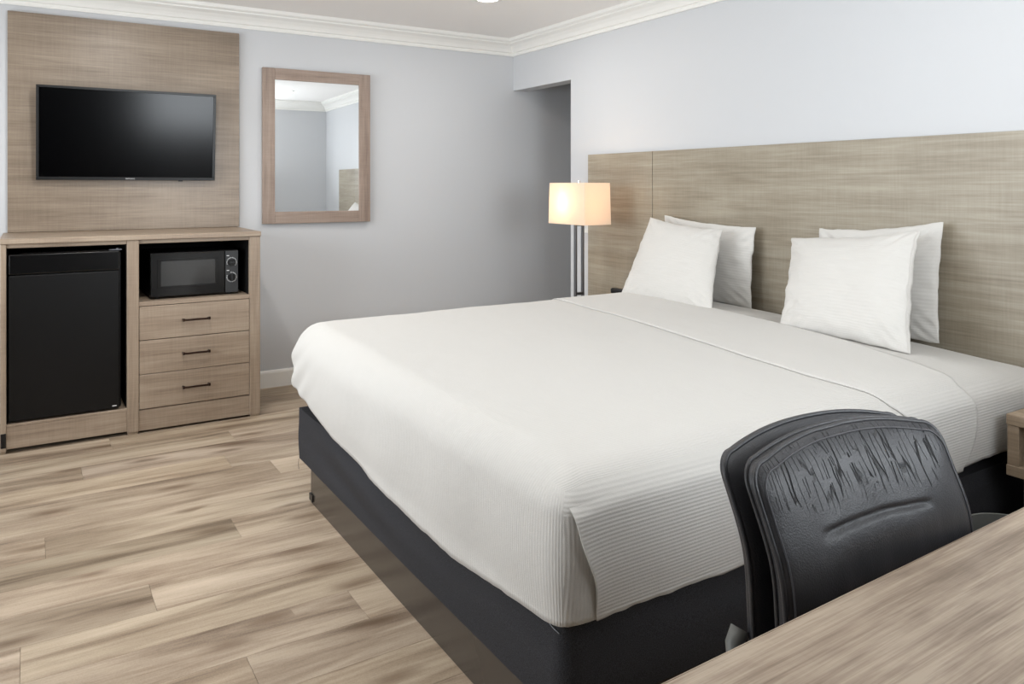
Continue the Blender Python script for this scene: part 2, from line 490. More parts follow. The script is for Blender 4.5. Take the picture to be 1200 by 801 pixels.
# floor planks: rows run along X, 0.19 m wide
PW, PL = 0.19, 1.22
gap = 0.0008
ends = {2.59: 0.333, 2.97: 0.67, 3.92: 0.205, 2.02: 0.51, 3.73: 0.80, 3.16: 0.05, 2.40: 1.2, 2.21: -0.35, 2.78: -0.15, 3.35: 1.1, 3.54: -0.25, 4.11: 0.9, 4.30: 0.35}
tones = {2.59: (0.86, 1.05), 2.97: (0.83, 1.03), 3.92: (0.95, 0.85), 2.02: (1.05, 0.93), 3.73: (1.04, 0.92), 2.21: (1.02, 1.0), 2.40: (1.04, 1.0), 2.78: (1.0, 1.03)}
bmp = bmesh.new(); box(bmp, 0, PL - gap, 0, PW - gap, -0.006, 0, 0.0007)
plank_me = None
rows = []
y = 2.40 - PW * 14
while y < YF:
    rows.append(y); y += PW
for y in rows:
    if y + PW < YN: continue
    key = min(ends, key=lambda k: abs(k - y))
    e0 = ends[key] if abs(key - y) < 0.02 else random.uniform(0, PL)
    tl = tones.get(key) if abs(key - y) < 0.02 else None
    ya, yb = max(y, YN), min(y + PW - gap, YF)
    x = e0
    while x > XL: x -= PL
    while x < HX:
        xa, xb = max(x, XL), min(x + PL - gap, HX)
        if y > OY0 - 0.02 or xa < XR:
            if y <= OY0 - 0.02: xb = min(xb, XR)
            if xb - xa > 0.02 and yb - ya > 0.01:
                full = abs(xb - xa - PL + gap) < 1e-4 and abs(yb - ya - PW + gap) < 1e-4
                if full and plank_me:
                    o = bpy.data.objects.new('plank', plank_me); COL.objects.link(o); o.parent = fl
                else:
                    b2 = bmesh.new(); box(b2, 0, xb - xa, 0, yb - ya, -0.006, 0, 0.0007)
                    o = obj('plank', b2, M['floor'], fl)
                    if full: plank_me = o.data
                o.location = (xa, ya, 0)
                t = random.uniform(0.9, 1.06)
                if tl and abs(x + PL - e0) < 0.01: t = tl[0]
                if tl and abs(x - e0) < 0.01: t = tl[1]
                o.color = (t, t * random.uniform(0.985, 1.005), t * random.uniform(0.97, 1.01), 1)
        x += PL
bmp.free()

# crown moulding: stepped profile (out from the wall, down from the ceiling)
CP = [(0, -0.120), (0.010, -0.120), (0.014, -0.108), (0.012, -0.098), (0.022, -0.094), (0.028, -0.080), (0.034, -0.070),
      (0.050, -0.052), (0.068, -0.042), (0.074, -0.038), (0.076, -0.030), (0.084, -0.027), (0.092, -0.020), (0.094, -0.008), (0.094, 0), (0, 0)]
def moulding(name, prof, ztop, a, b, nrm, mitre=(1, 1)):
    """a,b ends on the wall line (2D); nrm inward normal; ends cut at 45 degrees"""
    bm = bmesh.new()
    a, b, nrm = Vector(a), Vector(b), Vector(nrm)
    t = (b - a).normalized()
    R = []
    for p, sgn, mt in ((a, 1, mitre[0]), (b, -1, mitre[1])):
        R.append([bm.verts.new((*(p + nrm * d + t * sgn * mt * d), ztop + z)) for d, z in prof])
    n = len(prof)
    for i in range(n):
        bm.faces.new((R[0][i], R[0][(i + 1) % n], R[1][(i + 1) % n], R[1][i]))
    bm.faces.new(R[0][::-1]); bm.faces.new(R[1])
    return struct(obj(name, bm, M['white']))
moulding('trim_1', CP, CEIL, (XL, YF), (XR, YF), (0, -1))
moulding('trim_2', CP, CEIL, (XR, YF), (XR, YN), (-1, 0))
moulding('trim_3', CP, CEIL, (XR, YN), (XL, YN), (0, 1))
moulding('trim_4', CP, CEIL, (XL, YN), (XL, YF), (1, 0))
BP = [(0, 0), (0.014, 0), (0.014, 0.092), (0.011, 0.102), (0.006, 0.108), (0, 0.110)]
moulding('baseboard_far', BP, 0, (XL, YF), (HX, YF), (0, -1), (1, 0))
moulding('baseboard_right', BP, 0, (XR, OY0), (XR, YN), (-1, 0), (0, 1))
moulding('baseboard_left', BP, 0, (XL, YN), (XL, YF), (1, 0))
moulding('baseboard_near_left', BP, 0, (-0.62, YN), (XL, YN), (0, 1), (0, 1))
moulding('baseboard_near_right', BP, 0, (XR, YN), (1.02, YN), (0, 1), (1, 0))

# ------------------------------------------------------------------ recessed ceiling lights
DL = ['round recessed ceiling light in front of the wall-mounted television', 'round recessed ceiling light near the corner of the hallway opening, at the photo\'s top edge',
      'round recessed ceiling light over the near side of the bed, seen only in the mirror', 'round recessed ceiling light nearest the desk and camera']
l0 = None
for i, (x, y) in enumerate(LAMPS):
    if l0 is None:
        l0 = thing('ceiling_light', DL[0], 'light', (x, y, CEIL), 'recessed ceiling lights')
        bm = bmesh.new()
        prof = [(0.060, -0.001), (0.060, -0.004), (0.078, -0.006), (0.088, -0.003), (0.089, 0.0)]
        R = [[bm.verts.new((r * math.cos(k * math.pi / 18), r * math.sin(k * math.pi / 18), z)) for k in range(36)] for r, z in prof]
        for a, b in zip(R, R[1:]):
            for k in range(36): bm.faces.new((a[k], a[(k + 1) % 36], b[(k + 1) % 36], b[k]))
        obj('trim_ring', bm, M['white'], l0, True)
        bm = bmesh.new(); cyl(bm, (0, 0, -0.0015), 0.0605, 0.003, seg=36)
        obj('lens', bm, M['glow'], l0)
        lo = l0
    else:
        lo = dup(l0, (x, y, CEIL)); lo['label'] = DL[i]
    area('downlight', (x, y, CEIL - 0.02), (0, 0, 0), 0.12, 0.12, LAMP_W[i], (1.0, 0.975, 0.94), 'DISK')

# ------------------------------------------------------------------ TV panel, TV
panel = tag(B('wall_panel', M['panel'], None, -0.100, 1.126, YF - 0.028, YF - 0.001, 1.045, 2.262, 0.002),
            'tall wood-grain laminate wall panel behind the television, above the cabinet', 'wall panel')

tv = thing('television', 'black flat-screen television mounted on the wood wall panel', 'television', (0.500, YF - 0.085, 1.597))
tv.rotation_euler = (math.radians(5.0), 0, 0)        # tipped down slightly, turning about its lower half
W2, H2 = 0.468, 0.262
B('back_housing', M['black'], tv, -W2 + 0.004, W2 - 0.004, -0.012, 0.006, -H2 + 0.004, H2 - 0.004, 0.004, 2)
B('rear_bulge', M['black'], tv, -0.26, 0.26, 0.006, 0.034, -0.20, 0.14, 0.008, 2)
bm = bmesh.new()
for a in ((-W2, W2, -0.022, -0.010, H2 - 0.014, H2), (-W2, W2, -0.022, -0.010, -H2, -H2 + 0.018),
          (-W2, -W2 + 0.014, -0.022, -0.010, -H2 + 0.018, H2 - 0.014), (W2 - 0.014, W2, -0.022, -0.010, -H2 + 0.018, H2 - 0.014)):
    box(bm, *a, 0.0015)
obj('bezel', bm, M['black'], tv)
B('screen', M['screen'], tv, -W2 + 0.013, W2 - 0.013, -0.016, -0.0125, -H2 + 0.017, H2 - 0.013, 0)
B('power_sensor', M['black'], tv, 0.26, 0.285, -0.02, -0.008, -H2 - 0.006, -H2, 0.001)
cu = bpy.data.curves.new('logo', 'FONT'); cu.body = 'SAMSUNG'; cu.size = 0.0105; cu.align_x = 'CENTER'; cu.align_y = 'CENTER'; cu.extrude = 0.0002; cu.space_character = 1.05
co = bpy.data.objects.new('logo_curve', cu); COL.objects.link(co)
bpy.context.view_layer.update()
me = bpy.data.meshes.new_from_object(co); bpy.data.objects.remove(co)
me.materials.clear(); me.materials.append(M['print_'])
lg = bpy.data.objects.new('logo', me); COL.objects.link(lg); lg.parent = tv
lg.location = (0.0, -0.0224, -H2 + 0.009); lg.rotation_euler = (math.pi / 2, 0, 0)
lg['label'] = 'small white lettering on the lower bezel'
B('mount_bracket', M['black_matte'], tv, -0.12, 0.12, 0.034, 0.044, -0.1, 0.1, 0.002)

# ------------------------------------------------------------------ mirror
mir = thing('wall_mirror', 'rectangular wall mirror in a wide taupe wood frame', 'mirror', (1.632, YF - 0.024, 1.56))
mir.rotation_euler = (0, 0, math.radians(-1.18))
MW, MH, FW = 0.362, 0.503, 0.079
B('stile', M['frame_v'], mir, -MW, -MW + FW, -0.012, 0.012, -MH, MH, 0.0015)
B('stile', M['frame_v'], mir, MW - FW, MW, -0.012, 0.012, -MH, MH, 0.0015)
B('rail', M['frame_h'], mir, -MW + FW, MW - FW, -0.0115, 0.012, MH - FW + 0.005, MH, 0.0015)
B('rail', M['frame_h'], mir, -MW + FW, MW - FW, -0.0115, 0.012, -MH, -MH + FW - 0.002, 0.0015)
B('mirror_glass', M['mirror'], mir, -MW + FW, MW - FW, -0.004, 0.004, -MH + FW - 0.002, MH - FW + 0.005, 0)

# ------------------------------------------------------------------ fridge and microwave cabinet
CX0, CX1, CY0, CY1 = -0.119, 1.114, 4.492, YF - 0.016
cab = thing('cabinet', 'light wood-grain cabinet holding the mini fridge, microwave and three drawers', 'cabinet', (0, 0, 0))
B('top', M['cabinet'], cab, CX0 - 0.002, CX1 + 0.004, CY0 - 0.006, YF - 0.002, 1.017, 1.044, 0.0025)
B('side_panel', M['cabinet_v'], cab, CX0, -0.094, CY0, CY1, 0.012, 1.017, 0.002)
B('side_panel', M['cabinet_v'], cab, 1.056, CX1, CY0, CY1, 0.012, 1.017, 0.002)
B('divider', M['cabinet_v'], cab, 0.434, 0.490, CY0, CY1, 0.012, 1.017, 0.002)
for x0, x1 in ((-0.094, 0.434), (0.490, 1.056)):
    B('top_rail', M['cabinet'], cab, x0, x1, CY0 + 0.010, CY0 + 0.030, 0.997, 1.017, 0.0015)
B('plinth_rail', M['cabinet'], cab, -0.094, 0.434, CY0 + 0.006, CY0 + 0.026, 0.020, 0.128, 0.0015)
B('plinth_rail', M['cabinet'], cab, 0.490, 1.056, CY0 + 0.006, CY0 + 0.026, 0.012, 0.122, 0.0015)
B('shelf', M['cabinet'], cab, -0.094, 0.434, CY0 + 0.004, CY1 - 0.01, 0.128, 0.140, 0.001)
B('shelf', M['cabinet'], cab, 0.490, 1.056, CY0 + 0.002, CY1 - 0.01, 0.668, 0.690, 0.0015)
B('back_panel', M['black_matte'], cab, -0.094, 0.434, CY1 - 0.012, CY1, 0.14, 1.017, 0)
B('back_panel', M['black_matte'], cab, 0.490, 1.056, CY1 - 0.012, CY1, 0.02, 1.017, 0)
for x0, x1, z0 in ((-0.094, -0.090, 0.14), (0.430, 0.434, 0.14), (0.490, 0.494, 0.69), (1.052, 1.056, 0.69)):  # thin black boards put the bays' shade on their sides and top
    B('shade_liner', M['black_matte'], cab, x0, x1, CY0 + 0.03, CY1 - 0.012, z0, 0.997, 0)
for x0, x1 in ((-0.094, 0.434), (0.490, 1.056)):
    B('shade_liner', M['black_matte'], cab, x0, x1, CY0 + 0.03, CY1 - 0.012, 0.993, 1.0165, 0)
for i, z0 in enumerate((0.489, 0.309, 0.127)):
    z1 = z0 + (0.176 if i < 2 else 0.179)
    d = B('drawer', M['cabinet'], cab, 0.4925, 1.0535, CY0 + 0.001, CY0 + 0.020, z0, z1, 0.0018)
    B('drawer_box', M['black_matte'], cab, 0.51, 1.035, CY0 + 0.0205, CY1 - 0.05, z0 + 0.02, z1 - 0.02, 0)
    bm = bmesh.new()
    hz = z0 + 0.092
    x0, x1, yf = 0.706, 0.836, CY0 - 0.026
    for x in (x0, x1):
        cyl(bm, (x, CY0 - 0.012, hz), 0.0052, 0.027, 'Y', 12)
        cyl(bm, (x, yf, hz), 0.0078, 0.010, 'X', 12)
    tube(bm, [(x0, yf, hz), (x0 + 0.02, yf, hz - .001), ((x0 + x1) / 2, yf - 0.001, hz), (x1 - 0.02, yf, hz - .001), (x1, yf, hz)], 0.0054, 10)
    obj('handle', bm, M['bronze'], d, True, 40)
for x in (CX0 + 0.012, 0.462, 1.085):
    for yy in (CY0 + 0.025, CY1 - 0.03):
        B('foot', M['stand'], cab, x - (0.010 if x < 0 else 0.024), x + (0.010 if x < 0 else 0.024), yy - 0.022, yy + 0.02, 0.0, 0.012, 0.001)
e = B('corner_guard', M['black'], cab, CX0 + 0.002, CX0 + 0.024, CY0 - 0.0035, CY0 - 0.0005, 0.03, 0.10, 0.0005)
e['label'] = 'small black guard on the left foot'

fr = thing('mini_fridge', 'black mini fridge in the left bay of the cabinet', 'fridge', (0, 0, 0))
FX0, FX1 = -0.086, 0.400
B('body', M['fridge'], fr, FX0 + 0.004, FX1 + 0.012, CY0 + 0.065, CY1 - 0.02, 0.146, 0.955, 0.004, 2)
d = B('door', M['fridge'], fr, FX0, FX1, CY0 + 0.012, CY0 + 0.055, 0.148, 0.862, 0.006, 3)
b_ = B('door_band', M['fridge_band'], fr, FX0, FX1, CY0 + 0.014, CY0 + 0.055, 0.865, 0.966, 0.006, 3)
B('gasket', M['grey'], fr, FX0 + 0.006, FX1 - 0.004, CY0 + 0.055, CY0 + 0.065, 0.155, 0.955, 0.001)
B('grip', M['black_gloss'], b_, FX0 + 0.05, FX1 - 0.05, CY0 + 0.018, CY0 + 0.05, 0.966, 0.971, 0.002)
bm = bmesh.new(); box(bm, FX1 - 0.045, FX1 + 0.012, CY0 + 0.03, CY0 + 0.09, 0.9665, 0.973, 0.001); cyl(bm, (FX1 - 0.006, CY0 + 0.04, 0.974), 0.006, 0.006, seg=14)
obj('hinge', bm, M['steel'], fr)
B('badge', M['print_'], d, 0.366, 0.386, CY0 + 0.0115, CY0 + 0.0122, 0.160, 0.165, 0)
for x in (FX0 + 0.05, FX1 - 0.04): 
    bm = bmesh.new(); cyl(bm, (x, CY0 + 0.09, 0.143), 0.015, 0.006); obj('foot', bm, M['black'], fr)

mw = thing('microwave', 'small black countertop microwave on the shelf above the drawers', 'microwave', (0, 0, 0))
MX0, MX1, MY = 0.552, 1.008, CY0 + 0.075
MZ0, MZ1 = 0.698, 0.940
B('body', M['black'], mw, MX0, MX1, MY, MY + 0.33, MZ0 + 0.004, MZ1, 0.004, 2)
d = B('door', M['mw_door'], mw, MX0 + 0.001, 0.934, MY - 0.016, MY - 0.0005, MZ0 + 0.004, MZ1 - 0.002, 0.004, 2)
bm = bmesh.new()
for a in ((0.585, 0.900, 0.748, 0.756), (0.585, 0.900, 0.898, 0.906), (0.585, 0.593, 0.756, 0.898), (0.892, 0.900, 0.756, 0.898)):
    box(bm, a[0], a[1], MY - 0.0185, MY - 0.0155, a[2], a[3], 0.001)
obj('window_frame', bm, M['black_gloss'], d)
B('window', M['mw_window'], d, 0.604, 0.881, MY - 0.0172, MY - 0.0155, 0.760, 0.893, 0)
c = B('control_panel', M['mw_panel'], mw, 0.937, MX1 - 0.001, MY - 0.014, MY - 0.0005, MZ0 + 0.004, MZ1 - 0.002, 0.002)
for zc, a0, a1 in ((0.871, -40, 200), (0.788, -200, 110)):
    cx_ = 0.971
    k = bmesh.new(); cyl(k, (cx_, MY - 0.022, zc), 0.0195, 0.014, 'Y', 28, bev=0.002)
    kk = obj('dial', k, M['black_gloss'], c, True, 35)
    B('pointer', M['black'], kk, cx_ - (0.015 if zc > .83 else 0.003), cx_ + (0.015 if zc > .83 else 0.003), MY - 0.034, MY - 0.029, zc - (0.003 if zc > .83 else 0.016), zc + (0.003 if zc > .83 else 0.016), 0.001)
    bm = bmesh.new()
    a = a0
    while a <= a1:
        r = math.radians(a); ca, sa = math.cos(r), math.sin(r)
        b2 = bmesh.new(); bmesh.ops.create_cube(b2, size=1)
        bmesh.ops.transform(b2, matrix=Matrix.Translation((cx_ + 0.0262 * ca, MY - 0.0143, zc + 0.0262 * sa)) @ Matrix.Rotation(-r, 4, 'Y') @ Matrix.Diagonal((0.0042, 0.0006, 0.003, 1)), verts=b2.verts)
        merge(bm, b2); a += 15
    t = obj('tick_marks', bm, M['print_'], c); t['label'] = 'ring of small white ticks around a dial'
    B('caption', M['print_'], c, 0.944, 0.957, MY - 0.0146, MY - 0.014, zc + 0.036, zc + 0.040, 0)
for x in (MX0 + 0.04, MX1 - 0.04):
    for yy in (MY + 0.04, MY + 0.28):
        bm = bmesh.new(); cyl(bm, (x, yy, 0.6965), 0.012, 0.013); obj('foot', bm, M['black'], mw)

# ------------------------------------------------------------------ headboard
hb = thing('headboard', 'wide wood-grain headboard panels along the wall behind the bed', 'headboard', (0, 0, 0))
HT = 1.508
B('headboard_panel', M['head'], hb, XR - 0.030, XR - 0.002, 3.481, 4.106, 0.25, HT, 0.0012)
B('headboard_panel', M['head'], hb, XR - 0.030, XR - 0.002, 1.182, 3.477, 0.25, HT, 0.0012)
B('headboard_panel', M['head'], hb, XR - 0.030, XR - 0.002, 0.553, 1.178, 0.25, HT, 0.0012)
B('mounting_rail', M['black_matte'], hb, XR - 0.012, XR - 0.001, 0.57, 4.09, 0.27, HT - 0.03, 0)
sw = thing('wall_socket', 'white wall plate behind the bedside lamp', 'wall socket', (XR, 4.172, 1.045))
B('plate', M['white'], sw, -0.006, 0, -0.036, 0.036, -0.058, 0.058, 0.002, 2)
for dz in (-0.028, 0.012): B('outlet', M['print_'], sw, -0.0085, -0.006, -0.016, 0.016, dz, dz + 0.024, 0.001)

# ------------------------------------------------------------------ nightstands (open box on a support)
def nightstand(y0, y1, label):
    t = thing('nightstand', label, 'nightstand', (2.65, y0, 0), 'nightstands beside the bed')
    D = XR - 0.032 - 2.65; Wd = y1 - y0
    z0, z1, th = 0.379, 0.574, 0.034
    B('top', M['stand'], t, 0, D, 0, Wd, z1 - th, z1, 0.002)
    B('bottom', M['stand'], t, 0, D, 0, Wd, z0, z0 + th, 0.002)
    B('side_panel', M['stand'], t, 0.004, D, 0.002, 0.036, z0 + th, z1 - th, 0.001)
    B('side_panel', M['stand'], t, 0.004, D, Wd - 0.036, Wd - 0.002, z0 + th, z1 - th, 0.001)
    B('back_panel', M['stand'], t, D - 0.015, D, 0.036, Wd - 0.036, z0 + th, z1 - th, 0)
    B('support', M['dgrey'], t, 0.05, D - 0.05, 0.03, Wd - 0.028, 0.0, z0, 0.002)
    return t
nightstand(0.64, 1.270, 'open-fronted wood nightstand at the right edge beside the desk')
nightstand(3.372, 3.995, 'wood nightstand on the far side of the bed under the lamp')

# ------------------------------------------------------------------ lamp
lx, ly = 2.848, 3.800
lp = thing('table_lamp', 'table lamp with lit rectangular cream shade and open steel stem', 'lamp', (lx, ly, 0.574))
LZ = 0.014
B('base', M['steel'], lp, -0.07, 0.07, -0.09, 0.09, 0.0, 0.016 + LZ, 0.003, 2)
bm = bmesh.new()
for dx in (-0.034, 0.020): box(bm, dx, dx + 0.014, -0.010, 0.010, 0.016, 0.486, 0.002)
for z in (0.050, 0.470): box(bm, -0.020, 0.020, -0.010, 0.010, z, z + 0.016, 0.001)
obj('stem', bm, M['steel'], lp)
bm = bmesh.new(); cyl(bm, (-0.0, 0, 0.51), 0.012, 0.05, seg=20); cyl(bm, (0.03, -0.02, 0.492), 0.004, 0.03, 'X', 10); cyl(bm, (0, 0, 0.54), 0.016, 0.03, seg=20)
obj('socket', bm, M['chrome'], lp, True, 40)
# shade: hollow rectangular frustum
bm = bmesh.new()
def ring(hx, hy, z): return [bm.verts.new((sx * hx, sy * hy, z)) for sx, sy in ((-1, -1), (1, -1), (1, 1), (-1, 1))]
o0, o1 = ring(0.098, 0.186, 0.482), ring(0.094, 0.180, 0.732)
i1, i0 = ring(0.092, 0.178, 0.732), ring(0.096, 0.184, 0.482)
for a, b in ((o0, o1), (o1, i1), (i1, i0), (i0, o0)):
    for k in range(4): bm.faces.new((a[k], a[(k + 1) % 4], b[(k + 1) % 4], b[k]))
sh = obj('lamp_shade', bm, M['shade'], lp)
bm = bmesh.new()
tube(bm, [(-0.09, 0, 0.718), (0.09, 0, 0.718)], 0.0015, 6); tube(bm, [(0, -0.176, 0.718), (0, 0.176, 0.718)], 0.0015, 6); cyl(bm, (0, 0, 0.735), 0.006, 0.022, seg=14)
cyl(bm, (0, 0, 0.64), 0.0015, 0.16, seg=8)
obj('spider', bm, M['chrome'], lp)
bm = bmesh.new(); bmesh.ops.create_uvsphere(bm, u_segments=16, v_segments=10, radius=0.028)
bmesh.ops.transform(bm, matrix=Matrix.Translation((0, 0.02, 0.60)) @ Matrix.Diagonal((1, 1, 1.25, 1)), verts=bm.verts)
obj('bulb', bm, emit('bulb_glow', (255, 225, 185), 6.0), lp, True)
for c_ in lp.children:
    if not c_.name.startswith('base'): c_.location.z += LZ
pl_ = bpy.data.lights.new('bulb_light', 'POINT'); pl_.energy = 2.3; pl_.color = (1.0, 0.87, 0.70); pl_.shadow_soft_size = 0.035
po = bpy.data.objects.new('bulb_light', pl_); po.location = (lx - 0.045, ly + 0.04, 0.588 + 0.61); COL.objects.link(po)
ck = thing('telephone', 'small black telephone on the far nightstand, mostly hidden by pillow', 'telephone', (3.04, 3.605, 0.574))
B('base', M['black'], ck, -0.05, 0.06, -0.08, 0.08, 0, 0.07, 0.008, 2)
B('handset', M['black'], ck, -0.03, 0.02, -0.10, 0.10, 0.071, 0.106, 0.012, 3)

# ------------------------------------------------------------------ bed: plinth base, box spring, mattress
bx0, bx1, by0, by1 = 0.970, 3.125, 1.350, 3.258
base = thing('bed_base', 'dark glossy brown plinth under the bed', 'bed base', (0, 0, 0))
B('plinth_panel', M['plinth'], base, 0.985, 1.003, 1.46, 3.148, 0.0, 0.150, 0.0015)
B('plinth_panel', M['plinth'], base, 1.003, 3.10, 3.130, 3.148, 0.0, 0.150, 0.0015)
B('plinth_panel', M['plinth'], base, 1.003, 3.10, 1.46, 1.478, 0.0, 0.150, 0.0015)
B('slat_deck', M['plinth'], base, 1.003, 3.10, 1.478, 3.130, 0.132, 0.148, 0)
bm = bmesh.new(); box(bm, 0.979, 0.9848, 3.112, 3.152, 0.012, 0.040, 0.001); box(bm, 0.979, 1.01, 3.1482, 3.153, 0.012, 0.040, 0.001)
e = obj('corner_clip', bm, M['black'], base); e['label'] = 'small black clip at the plinth corner'

def fbm(x, y, z): return noise.noise(Vector((x, y, z)))
# box spring, cloth covered, lower hem slightly sagging
bm = bmesh.new()
def bs_pt(s, t, side):
    """s along the side 0..1, t up 0..1"""
    z = 0.152 + (0.366 - 0.152) * t
    if side == 'foot':
        yy = by1 + (by0 - by1) * s
        sag = 0.005 * math.sin(math.pi * s)
        z = z - sag * (1 - t)
        f = math.exp(-((s - 0.35) / 0.22) ** 2)
        off = 0.009 * f * math.sin((t * 2.4 + s * 3.0) * math.pi) * min(1, t * 3) + 0.002 * fbm(yy * 4, z * 14, 1)
        return Vector((bx0 - off - 0.004 * math.sin(math.pi * t), yy, z))
    if side == 'near':
        xx = bx0 + (bx1 - bx0) * s
        off = 0.004 * fbm(xx * 2, z * 18, 5) * min(1, s * 6) + 0.004 * math.sin(math.pi * t)
        return Vector((xx, by0 - off, z - 0.006 * math.sin(math.pi * s) * (1 - t)))
    xx = bx1 + (bx0 - bx1) * s
    return Vector((xx, by1 + 0.004 * math.sin(math.pi * t), z))
_bs = bs_pt
def bs_pt(s, t, side):
    p = _bs(s, t, side)
    dx, dy = p.x - bx0, p.y - by0                  # soften the near foot corner
    e = 0.030
    if dx < e and dy < e:
        m_ = max(0.0, 1 - max(dx, dy) / e)
        p.x += 0.009 * m_ * m_; p.y += 0.009 * m_ * m_
    return p
loops = []
NT = 16
for j in range(NT + 1):
    t = j / NT
    row = []
    for side, n in (('foot', 90), ('near', 80), ('far', 30)):
        if side == 'far': continue
        for i in range(n): row.append(bm.verts.new(bs_pt(i / n, t, side)))
    row.append(bm.verts.new(Vector((bx1, by0, 0.152 + 0.214 * t))))
    for i in range(31):
        p = bs_pt(i / 30, t, 'far')
        if i == 30: break
        row.append(bm.verts.new(p))
    loops.append(row)
for a, b in zip(loops, loops[1:]):
    n = len(a)
    for k in range(n): bm.faces.new((a[k], a[(k + 1) % n], b[(k + 1) % n], b[k]))
bm.faces.new(loops[0]); bm.faces.new(loops[-1])
spring = thing('box_spring', 'black cloth covered box spring under the white bedding', 'box spring', (0, 0, 0))
obj('cover', bm, M['cloth'], spring, True, 50)
bm = bmesh.new()
tube(bm, [(0.966, 3.250, 0.152), (0.962, 3.245, 0.135), (0.958, 3.225, 0.118)], 0.0009, 6)
obj('loose_thread', bm, M['black'], spring)
bm = bmesh.new(); tube(bm, [(bx0 - 0.004, by0 + 0.07, 0.352), (bx0 - 0.004, by0 + 0.035, 0.342), (bx0 - 0.002, by0 + 0.012, 0.338)], 0.0014, 6)
obj('seam', bm, M['black'], spring)
B('mattress', M['white'], None, bx0 + 0.03, bx1 - 0.01, by0 + 0.03, by1 - 0.03, 0.376, 0.622, 0.06, 4)
tag(bpy.data.objects['mattress'], 'thick mattress wrapped in white sheets on the box spring', 'mattress')

# ------------------------------------------------------------------ bedding
ZT, RR = 0.692, 0.095
YC, HW = (by0 + by1) / 2, (by1 - by0) / 2
SX0, SY0, SY1 = bx0 - 0.012, by0 - 0.014, by1 + 0.03
FH = [(1.30, .364), (1.36, .362), (1.50, .350), (1.70, .322), (2.05, .316), (2.35, .334), (2.5, .352), (2.8, .370), (3.1, .43), (3.26, .46), (3.4, .47)]
NH = [(0.9, .364), (1.05, .368), (1.5, .362), (2.0, .385), (2.4, .404), (2.8, .418), (3.2, .43)]
def interp(T, v):
    if v <= T[0][0]: return T[0][1]
    for (a, b), (c, d) in zip(T, T[1:]):
        if v <= c: return b + (d - b) * (v - a) / (c - a)
    return T[-1][1]
def hem(x, y):
    if x <= SX0 + 1e-5: h = interp(FH, y)
    elif y > YC: h = 0.45
    else: h = interp(NH, x)
    return h + 0.006 * fbm(x * 7, y * 7, 3) + 0.003 * fbm(x * 25, y * 25, 8)
def shape(q, off, wr=1.0, bulge=True):
    """rounded-box mapping of a point q given on the box surface"""
    inner = Vector((max(q.x, SX0 + RR), min(max(q.y, SY0 + RR), SY1 - RR), min(q.z, ZT - RR)))
    d = q - inner
    if d.length < 1e-6: d = Vector((0, 0, 1))
    n = d.normalized()
    hh = (n.x * n.x + n.y * n.y) ** 0.5
    if hh > 1e-6 and abs(n.x * n.y) > 1e-9:          # squarer than a quarter circle in plan
        k = hh / (n.x ** 4 + n.y ** 4) ** 0.25
        n = Vector((n.x * k, n.y * k, n.z))
    p = inner + n * (RR + off)
    # crown of the mattress, softer towards the edges
    v = min(1, abs((p.y - YC) / (HW + 0.03)))
    u = min(1, max(0, (p.x - SX0) / 0.7))
    top = max(0, n.z)
    p.z += top * (0.012 * (1 - v ** 2.6) * (1 - (1 - u) ** 2.2) + 0.006 + 0.028 * (p.y - YC))
    if n.z < 0.9:
        t = min(1, max(0, (ZT - p.z) / 0.32))
        h = Vector((n.x, n.y, 0))
        if h.length > 0: p += h * (0.016 * math.sin(math.pi * min(1, t * 0.95))) * (1 if bulge else 0.6)
    w_ = 0.0035 * fbm(p.x * 3.1, p.y * 3.3, p.z * 3) + 0.0014 * fbm(p.x * 9, p.y * 5, p.z * 9 + 4)
    side = 1 - top
    w_ += side * 0.006 * fbm(p.x * 5, p.y * 5, p.z * 2.5 + 9)
    # tension folds near the far foot corner
    dc = (p - Vector((SX0, SY1, 0.50))).length
    w_ += side * 0.006 * math.exp(-(dc / 0.22) ** 2) * math.sin((p.z * 0.8 + p.y * 0.55) * 70)
    p += n * w_ * wr
    if p.x > 2.75: p.z -= top * (0.022 * min(1, (p.x - 2.75) / 0.2) + 0.03 * max(0, (p.x - 3.0) / 0.12) ** 2)      # the head edge is rounded off
    return p

def lerp(a, b, t): return a + (b - a) * t
def frange(a, b, n): return [lerp(a, b, i / n) for i in range(n + 1)]
def finish(bm, name, mat, parent, thick=0.0):
    uvl = bm.loops.layers.uv
    bmesh.ops.remove_doubles(bm, verts=bm.verts, dist=0.0004)
    o = obj(name, bm, mat, parent, True)
    if thick:
        md = o.modifiers.new('solid', 'SOLIDIFY'); md.thickness = thick; md.offset = -1
    return o
def patch(bm, fn, us, vs, uvf):
    uvl = bm.loops.layers.uv.get('UVMap') or bm.loops.layers.uv.new('UVMap')
    G = [[(fn(u, v)) for v in vs] for u in us]
    V = [[bm.verts.new(p) for p in row] for row in G]
    for i in range(len(us) - 1):
        for j in range(len(vs) - 1):
            f = bm.faces.new((V[i][j], V[i + 1][j], V[i + 1][j + 1], V[i][j + 1]))
            for lp_, (a, b) in zip(f.loops, ((i, j), (i + 1, j), (i + 1, j + 1), (i, j + 1))):
                lp_[uvl].uv = uvf(us[a], vs[b], G[a][b])

